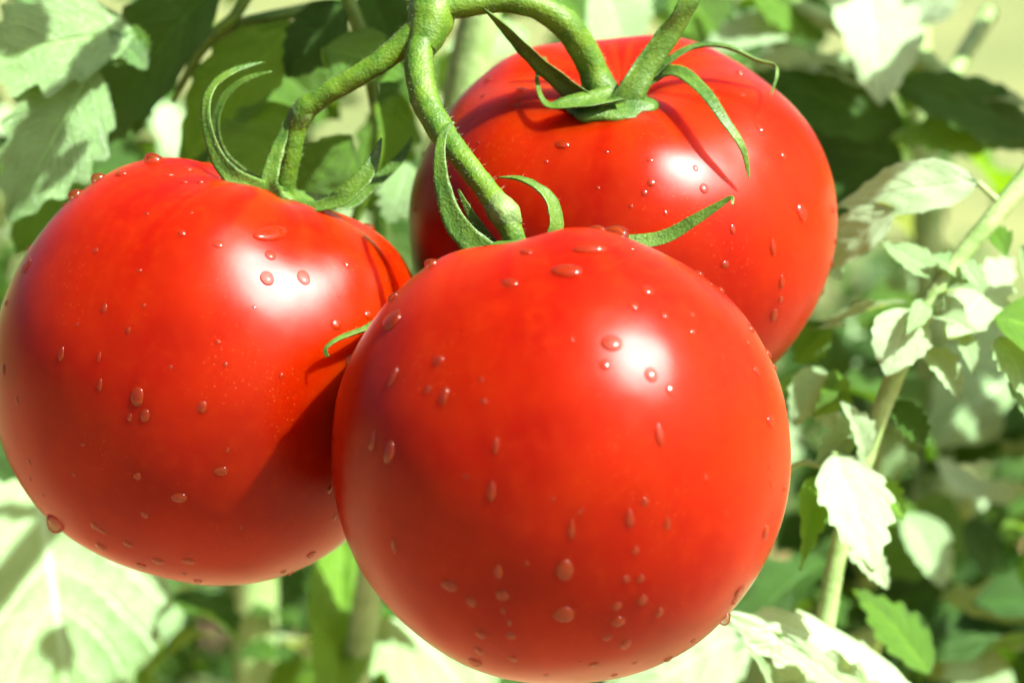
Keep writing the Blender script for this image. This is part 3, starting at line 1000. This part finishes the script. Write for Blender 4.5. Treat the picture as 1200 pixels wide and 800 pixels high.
# ------------------------------------------------------------------ shoot on the right
b1 = P(940, 1200, 95)
shoot = thing('tomato_shoot', 'slender tomato shoot with small white-lit leaves right of the fruits', 'plant', ground_under(b1))
stem_tube('main_stem', [ground_under(b1), P(930, 1500, 100), P(950, 900, 92), P(972, 700, 86), P(1000, 580, 82), P(1033, 480, 78), P(1066, 400, 74), P(1096, 345, 72), P(1128, 298, 72), P(1168, 250, 72), P(1215, 190, 74), P(1260, 110, 84), P(1290, 0, 100)],
          [0.005, 0.0045, 0.0022, 0.0021, 0.0020, 0.0020, 0.0020, 0.0019, 0.0019, 0.0020, 0.0020, 0.0018, 0.0008], M_SHOOT, shoot, n=80)
RSH = [
    ((1146, 214, 72), (980, 244, 84), 72, C(0.2, 0.45, 0.85), dict(mat=M_LEAF_SUNLIT, bend=0.6, fold=0.05, depth=0.05, seed=.7, petiole=(1172, 238, 72))),
    ((1050, 244, 74), (958, 322, 86), 60, C(0.0, 0.5, 0.85), dict(mat=M_LEAF_SUNLIT, bend=0.6, fold=0.2, depth=0.05, seed=1.6)),
    ((1102, 326, 72), (1032, 284, 76), 40, C(0.1, 0.5, 0.85), dict(mat=M_LEAF_SUNLIT, bend=0.5, fold=0.2, depth=0.05, seed=2.1)),
    ((1066, 362, 72), (1038, 440, 66), 70, C(0.2, 0.45, 0.9), dict(mat=M_LEAF_SUNLIT, bend=0.7, fold=0.15, depth=0.06, seed=3.4)),
    ((1108, 398, 68), (1188, 302, 92), 70, C(0.3, 0.5, 0.8), dict(mat=M_LEAF_SUNLIT, bend=0.4, fold=0.1, depth=0.24, seed=4.3)),
    ((1165, 372, 72), (1275, 425, 70), 120, C(0.3, 0.6, 0.7), dict(bend=0.9, fold=0.15, depth=0.15, seed=5.8)),
    ((976, 532, 72), (1024, 670, 62), 96, C(0.3, 0.45, 0.85), dict(mat=M_LEAF_SUNLIT, bend=0.5, fold=0.15, depth=0.16, seed=6.2, petiole=(1010, 540, 80))),
    ((966, 560, 80), (938, 668, 74), 40, C(-0.3, 0.3, 0.8), dict(bend=1.2, fold=0.5, depth=0.15, twist=1.5, seed=7.4)),
    ((1020, 492, 80), (956, 545, 76), 44, C(0.2, 0.6, 0.7), dict(mat=M_LEAF_SUNLIT, bend=0.8, fold=0.3, depth=0.2, seed=8.4)),
    ((1000, 470, 84), (952, 488, 86), 30, C(0.1, 0.7, 0.7), dict(bend=1.0, fold=0.3, depth=0.1, seed=9.1)),
    ((1085, 355, 72), (1062, 392, 62), 26, C(0.2, 0.5, 0.8), dict(mat=M_LEAF_SUNLIT, bend=0.8, fold=0.3, depth=0.1, seed=9.9)),
    ((1090, 372, 72), (1145, 392, 62), 28, C(0.0, 0.8, 0.6), dict(mat=M_LEAF_SUNLIT, bend=0.8, fold=0.4, depth=0.1, seed=10.9)),
    ((1098, 345, 72), (1152, 340, 66), 26, C(0.0, 0.8, 0.6), dict(mat=M_LEAF_SUNLIT, bend=0.8, fold=0.4, depth=0.1, seed=11.9)),
    ((965, 380, 95), (1060, 352, 82), 28, C(0.0, 0.8, 0.6), dict(mat=M_LEAF_SUNLIT, bend=0.3, fold=0.2, depth=0.1, seed=12.4)),
    ((1012, 545, 80), (985, 470, 70), 46, C(0.2, 0.5, 0.8), dict(mat=M_LEAF_SUNLIT, bend=0.9, fold=0.3, depth=0.18, seed=14.4)),
    ((960, 430, 92), (930, 500, 90), 44, C(0.1, 0.5, 0.8), dict(mat=M_LEAF_SUNLIT, bend=1.2, fold=0.4, depth=0.12, seed=15.4)),
    ((985, 440, 90), (962, 480, 86), 30, C(0.3, 0.5, 0.8), dict(bend=1.4, fold=0.5, depth=0.12, seed=16.4)),
    ((1150, 345, 70), (1120, 300, 72), 30, C(0.2, 0.6, 0.7), dict(mat=M_LEAF_SUNLIT, bend=0.9, fold=0.3, depth=0.18, seed=17.4)),
    ((1170, 395, 72), (1205, 470, 64), 60, C(0.3, 0.5, 0.8), dict(mat=M_LEAF_SUNLIT, bend=0.6, fold=0.2, depth=0.22, seed=18.4)),
    ((1120, 385, 74), (1140, 440, 70), 26, C(0.2, 0.5, 0.8), dict(mat=M_LEAF_SUNLIT, bend=1.0, fold=0.5, depth=0.12, seed=19.4)),
    ((1205, 330, 74), (1262, 250, 74), 60, C(0.2, 0.6, 0.8), dict(mat=M_LEAF_SUNLIT, bend=0.6, fold=0.3, depth=0.2, seed=20.4)),
    ((1000, 600, 84), (945, 610, 84), 34, C(0.2, 0.6, 0.8), dict(mat=M_LEAF, bend=1.2, fold=0.4, depth=0.2, seed=21.4)),
    ((985, 330, 90), (958, 300, 92), 30, C(0.3, 0.5, 0.8), dict(mat=M_LEAF_SUNLIT, bend=0.6, fold=0.3, depth=0.15, seed=22.4)),
    ((975, 380, 90), (930, 425, 94), 46, C(0.3, 0.5, 0.8), dict(mat=M_LEAF, bend=0.8, fold=0.3, depth=0.2, seed=23.4)),
    ((1130, 330, 74), (1090, 300, 70), 34, C(0.3, 0.5, 0.8), dict(mat=M_LEAF_SUNLIT, bend=0.9, fold=0.3, depth=0.15, seed=24.4)),
    ((1180, 300, 76), (1150, 262, 74), 36, C(0.3, 0.5, 0.8), dict(mat=M_LEAF, bend=0.9, fold=0.3, depth=0.15, seed=25.4)),
    ((1080, 410, 76), (1125, 470, 74), 40, C(0.3, 0.5, 0.8), dict(mat=M_LEAF_SUNLIT, bend=1.2, fold=0.4, depth=0.2, seed=26.4)),
    ((1015, 560, 84), (1060, 610, 80), 36, C(0.3, 0.5, 0.8), dict(mat=M_LEAF, bend=1.0, fold=0.4, depth=0.2, seed=27.4)),
    ((940, 470, 96), (985, 510, 92), 40, C(0.3, 0.5, 0.8), dict(mat=M_LEAF_SUNLIT, bend=1.2, fold=0.3, depth=0.2, seed=28.4)),
    ((990, 640, 84), (1040, 690, 88), 40, C(0.3, 0.5, 0.8), dict(mat=M_LEAF_SUNLIT, bend=0.9, fold=0.3, depth=0.2, seed=29.4)),
    ((1045, 470, 78), (1085, 520, 80), 40, C(0.0, 0.3, 0.9), dict(mat=M_LEAF_SHADED, bend=0.9, fold=0.3, depth=0.2, seed=30.4)),
    ((1180, 440, 74), (1230, 520, 76), 60, C(0.3, 0.5, 0.8), dict(mat=M_LEAF_MID, bend=0.9, fold=0.3, depth=0.2, seed=31.4)),
    ((950, 385, 92), (992, 382, 84), 26, C(0.1, 0.6, 0.7), dict(mat=M_LEAF_SUNLIT, bend=0.3, fold=0.2, depth=0.1, seed=13.4)),
]
for b_, t_, w_, n_, kw in RSH:
    leaf(shoot, b_, t_, w_, n_, **kw)
tube('petiole', [(922, 556, 84), (930, 545, 80), (945, 541, 78), (962, 545, 76), (978, 536, 74)], [4, 4, 4, 4, 4], M_SHOOT, shoot, n=16, sides=8)
tube('petiole', [(1066, 398, 74), (1066, 380, 72), (1085, 360, 71), (1105, 352, 70)], [7, 7, 7, 6], M_SHOOT, shoot, n=12, sides=8)
rs2 = random.Random(15)
for (px, py, z, dist, size) in [(1030, 205, 80, 150, 20)]:
    shade_leaf(shoot, px, py, z, dist, size, rs2)  # added leaf out of view, shading part of the shoot

# ------------------------------------------------------------------ leafy plant low on the right
b2 = P(1180, 1250, 120)
low = thing('tomato_plant', 'low plant with a broad scalloped sunlit leaf under the front tomato', 'plant', ground_under(b2))
stem_tube('main_stem', [ground_under(b2), P(1180, 1500, 120), P(1170, 1000, 110), P(1140, 860, 95), P(1110, 820, 88)], [0.006, 0.005, 0.003, 0.0025, 0.0015], M_SHOOT, low)
for b_, t_, w_, n_, kw in [
    ((1120, 850, 84), (848, 716, 72), 150, C(0.25, 0.7, 0.6), dict(mat=M_LEAF_SUNLIT, bend=0.7, fold=-0.5, depth=0.22, seed=1.4)),
    ((1050, 850, 70), (905, 740, 66), 60, C(0.0, 0.3, 0.9), dict(mat=M_LEAF_SUNLIT, bend=0.3, fold=0.2, depth=0.25, seed=2.8)),
    ((920, 830, 70), (872, 752, 66), 22, C(0.3, 0.5, 0.8), dict(mat=M_LEAF_SUNLIT, bend=0.6, fold=0.4, depth=0.2, seed=3.8)),
    ((1090, 790, 112), (1000, 690, 118), 70, C(0.2, 0.6, 0.7), dict(bend=0.6, fold=0.2, depth=0.2, seed=4.8)),
    ((1075, 800, 118), (1078, 718, 120), 50, C(-0.5, 0.2, 0.7), dict(mat=M_LEAF_SHADED, bend=0.4, fold=0.2, depth=0.2, seed=5.5)),
]:
    leaf(low, b_, t_, w_, n_, **kw)

# ------------------------------------------------------------------ branch at the upper right
b3 = P(1240, 1250, 190)
upr = thing('tomato_plant', 'blurred sunlit branch with one big white-lit hanging leaf, upper right', 'plant', ground_under(b3))
stem_tube('main_stem', [ground_under(b3), P(1260, 1500, 190), P(1270, 900, 185), P(1262, 500, 180), P(1240, 240, 172), P(1195, 150, 165), P(1120, 100, 165), P(1060, 60, 165), P(960, 20, 170), P(860, -40, 180)],
          [0.006, 0.005, 0.004, 0.0035, 0.0032, 0.003, 0.0025, 0.0022, 0.002, 0.001], M_SHOOT, upr, n=60)
for b_, t_, w_, n_, kw in [
    ((1005, -55, 150), (1032, 124, 140), 122, C(0.35, 0.5, 0.85), dict(mat=M_LEAF_SUNLIT, bend=0.5, fold=0.2, depth=0.08, seed=.4)),
    ((1215, 165, 160), (1035, 95, 150), 78, C(0.0, 0.2, 0.9), dict(mat=M_LEAF_SHADED, bend=0.9, fold=0.2, depth=0.1, seed=1.4)),
    ((1060, 150, 158), (870, 90, 165), 78, C(-0.2, 0.1, 0.9), dict(mat=M_LEAF_SHADED, bend=0.9, fold=0.2, depth=0.12, seed=2.4)),
    ((1190, 150, 160), (1040, 165, 150), 62, C(-0.1, 0.1, 0.9), dict(bend=0.5, fold=0.3, depth=0.22, seed=3.4)),
    ((1040, 100, 158), (920, 78, 160), 60, C(0.3, 0.7, 0.6), dict(mat=M_LEAF_SUNLIT, bend=0.6, fold=0.2, depth=0.12, seed=4.4)),
    ((1100, 110, 160), (1220, 130, 150), 40, C(0.3, 0.7, 0.6), dict(mat=M_LEAF_SUNLIT, bend=0.6, fold=0.2, depth=0.12, seed=5.4)),
    ((930, 40, 170), (820, 60, 175), 80, C(0.3, 0.7, 0.6), dict(mat=M_LEAF_SUNLIT, bend=0.6, fold=0.2, depth=0.2, seed=6.4)),
    ((880, -20, 170), (960, 50, 175), 60, C(-0.1, 0.4, 0.8), dict(mat=M_LEAF, bend=0.6, fold=0.2, depth=0.2, seed=7.4)),
    ((700, -30, 165), (735, 70, 170), 110, C(0.3, 0.6, 0.8), dict(mat=M_LEAF_SUNLIT, bend=0.3, fold=0.2, depth=0.08, seed=8.4)),
    ((640, -30, 175), (700, 50, 180), 80, C(0.1, 0.3, 0.9), dict(mat=M_LEAF, bend=0.3, fold=0.2, depth=0.12, seed=9.4)),
    ((620, 40, 150), (520, 60, 140), 60, C(0.3, 0.6, 0.8), dict(mat=M_LEAF_SUNLIT, bend=0.3, fold=0.2, depth=0.12, seed=10.4)),
    ((950, 60, 185), (880, 120, 190), 70, C(0.1, 0.5, 0.8), dict(mat=M_LEAF_SUNLIT, bend=0.6, fold=0.2, depth=0.2, seed=12.4)),
    ((860, 10, 190), (900, 80, 190), 60, C(0.1, 0.2, 0.9), dict(mat=M_LEAF_SHADED, bend=0.6, fold=0.2, depth=0.2, seed=13.4)),
    ((790, -20, 190), (850, 50, 190), 80, C(0.1, 0.2, 0.9), dict(mat=M_LEAF, bend=0.6, fold=0.2, depth=0.2, seed=14.4)),
    ((1090, 60, 185), (1060, 130, 185), 60, C(0.1, 0.3, 0.9), dict(mat=M_LEAF, bend=0.6, fold=0.2, depth=0.2, seed=15.4)),
    ((1080, 30, 190), (1110, -30, 190), 60, C(0.1, 0.5, 0.8), dict(mat=M_LEAF_SUNLIT, bend=0.6, fold=0.2, depth=0.2, seed=16.4)),
    ((1230, 190, 165), (1150, 130, 160), 60, C(0.1, 0.6, 0.7), dict(mat=M_LEAF_SUNLIT, bend=0.8, fold=0.2, depth=0.2, seed=17.4)),
    ((990, 140, 180), (955, 225, 180), 80, C(-0.4, 0.1, 0.9), dict(mat=M_LEAF_SHADED, bend=0.5, fold=0.2, depth=0.15, seed=18.4)),
    ((1060, 190, 170), (930, 170, 175), 90, C(-0.4, 0.0, 0.9), dict(mat=M_LEAF_SHADED, bend=0.5, fold=0.2, depth=0.2, seed=11.4)),
]:
    leaf(upr, b_, t_, w_, n_, **kw)
tube('petiole', [(1160, 15, 190), (1135, 55, 180), (1112, 95, 170)], [11, 10, 9], M_SHOOT, upr, n=12, sides=8)
for (px, py, z, dist, size) in [(1120, 125, 155, 150, 34)]:
    shade_leaf(upr, px, py, z, dist, size, rs2)  # added leaf out of view, shading this branch


# ------------------------------------------------------------------ plants behind, out of focus
def back_plant(label, px, z, seed, boxes):
    rnd = random.Random(seed)
    b = P(px, 1100, z)
    root = thing('tomato_plant', label, 'plant', ground_under(b), 'blurred plants behind the fruits')
    ymin = min(bx[2] for bx in boxes)
    stem_tube('main_stem', [ground_under(b), P(px, 900, z), P(px + 15, 500, z), P(px - 10, max(ymin, -100), z)], [0.008, 0.006, 0.005, 0.002], M_SHOOT, root, n=30, sides=10)
    for (x0, x1, y0, y1, z0, z1, n, s0, s1) in boxes:
        for _ in range(n):
            c = P(rnd.uniform(x0, x1), rnd.uniform(y0, y1), rnd.uniform(z0, z1))
            out = Vector((rnd.uniform(-1, 1), rnd.uniform(-1, 0.6), rnd.uniform(-0.9, 0.35)))
            nrm = Vector((rnd.uniform(-.7, .7), rnd.uniform(-.9, .3), rnd.uniform(.1, 1)))
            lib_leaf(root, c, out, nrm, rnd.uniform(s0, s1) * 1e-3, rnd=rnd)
    return root


back_plant('blurred plant right of the front tomato, dark inside with bright leaf tips', 1080, 240, 21,
           [(930, 1260, 380, 900, 170, 300, 75, 18, 40), (930, 1260, 420, 900, 300, 420, 70, 20, 45), (1300, 1800, -450, 250, 110, 200, 42, 30, 50)])  # last box: unseen leaves added beyond the frame to darken this plant
back_plant('blurred plant seen through the gap under the left tomato', 300, 260, 22,
           [(140, 480, 640, 900, 180, 320, 44, 12, 30), (140, 700, 600, 950, 320, 480, 70, 20, 40)])
H = bpy.data.objects['tomato_plant.003']
for b_, t_, w_, n_, kw in [
    ((1235, 400, 240), (1085, 525, 215), 150, C(-0.5, -0.2, 0.8), dict(mat=M_LEAF_SUNLIT, bend=0.5, fold=0.2, depth=0.08, seed=1.9)),
    ((1095, 535, 200), (1220, 565, 195), 56, C(0.2, 0.8, 0.5), dict(mat=M_LEAF_SUNLIT, bend=-2.0, fold=0.3, depth=0.1, seed=2.9)),
    ((1060, 600, 180), (1105, 690, 175), 60, C(0.2, 0.6, 0.7), dict(mat=M_LEAF_SUNLIT, bend=0.5, fold=0.3, depth=0.1, seed=3.9)),
    ((1020, 600, 185), (1085, 615, 180), 44, C(0.2, 0.6, 0.7), dict(bend=0.5, fold=0.3, depth=0.1, seed=4.9)),
]:
    leaf(H, b_, t_, w_, n_, **kw)
back_plant('blurred plant at the upper left behind the shaded leaves', 60, 300, 23,
           [(-80, 260, 20, 420, 220, 400, 34, 20, 40), (200, 560, 0, 280, 220, 380, 30, 18, 40)])
back_plant('blurred plant behind the top of the rear tomato', 800, 300, 24,
           [(560, 1000, -60, 120, 230, 400, 30, 20, 40), (880, 1080, 100, 420, 260, 400, 40, 20, 40)])


# ------------------------------------------------------------------ greenery farther off, one mass
def far_foliage():
    rnd = random.Random(77)
    V, F, UV = [], [], []
    base = [(0, 0, 0), (0.32, 0.3, 0.05), (0.22, 0.65, 0.03), (0, 1, -0.12), (-0.22, 0.65, 0.03), (-0.32, 0.3, 0.05), (0, 0.5, -0.04)]
    buv = [(.5, 0), (1, .3), (.9, .65), (.5, 1), (.1, .65), (0, .3), (.5, .5)]
    for _ in range(5200):
        y = rnd.uniform(0.9, 2.0)
        x = rnd.uniform(-1.1, 1.1)
        top = 0.50 + 0.18 * noise.noise(Vector((x * 2.2, y * 2, 4.0))) - 0.10 * max(0, x)
        if x > 0.1:
            top -= 0.10
        z = rnd.uniform(0.02, 1) ** 0.7 * top
        c = Vector((x, y, z))
        d = Vector((rnd.uniform(-1, 1), rnd.uniform(-1, .5), rnd.uniform(-.9, .4)))
        n = Vector((rnd.uniform(-.7, .7), rnd.uniform(-.9, .3), rnd.uniform(.2, 1)))
        M = leaf_matrix(c, c + d.normalized() * rnd.uniform(0.03, 0.07), n)
        o = len(V)
        V += [M @ Vector(p) for p in base]
        UV += buv
        F += [(o, o + 1, o + 6), (o + 1, o + 2, o + 6), (o + 2, o + 3, o + 6), (o + 3, o + 4, o + 6), (o + 4, o + 5, o + 6), (o + 5, o, o + 6)]
    o = link('foliage', mesh_of('foliage', V, F, Vector(), True, UV), None, M_LEAF_SHADED)
    o['kind'] = 'stuff'
    o['label'] = 'far mass of blurred green foliage behind everything'
    o['category'] = 'foliage'


far_foliage()
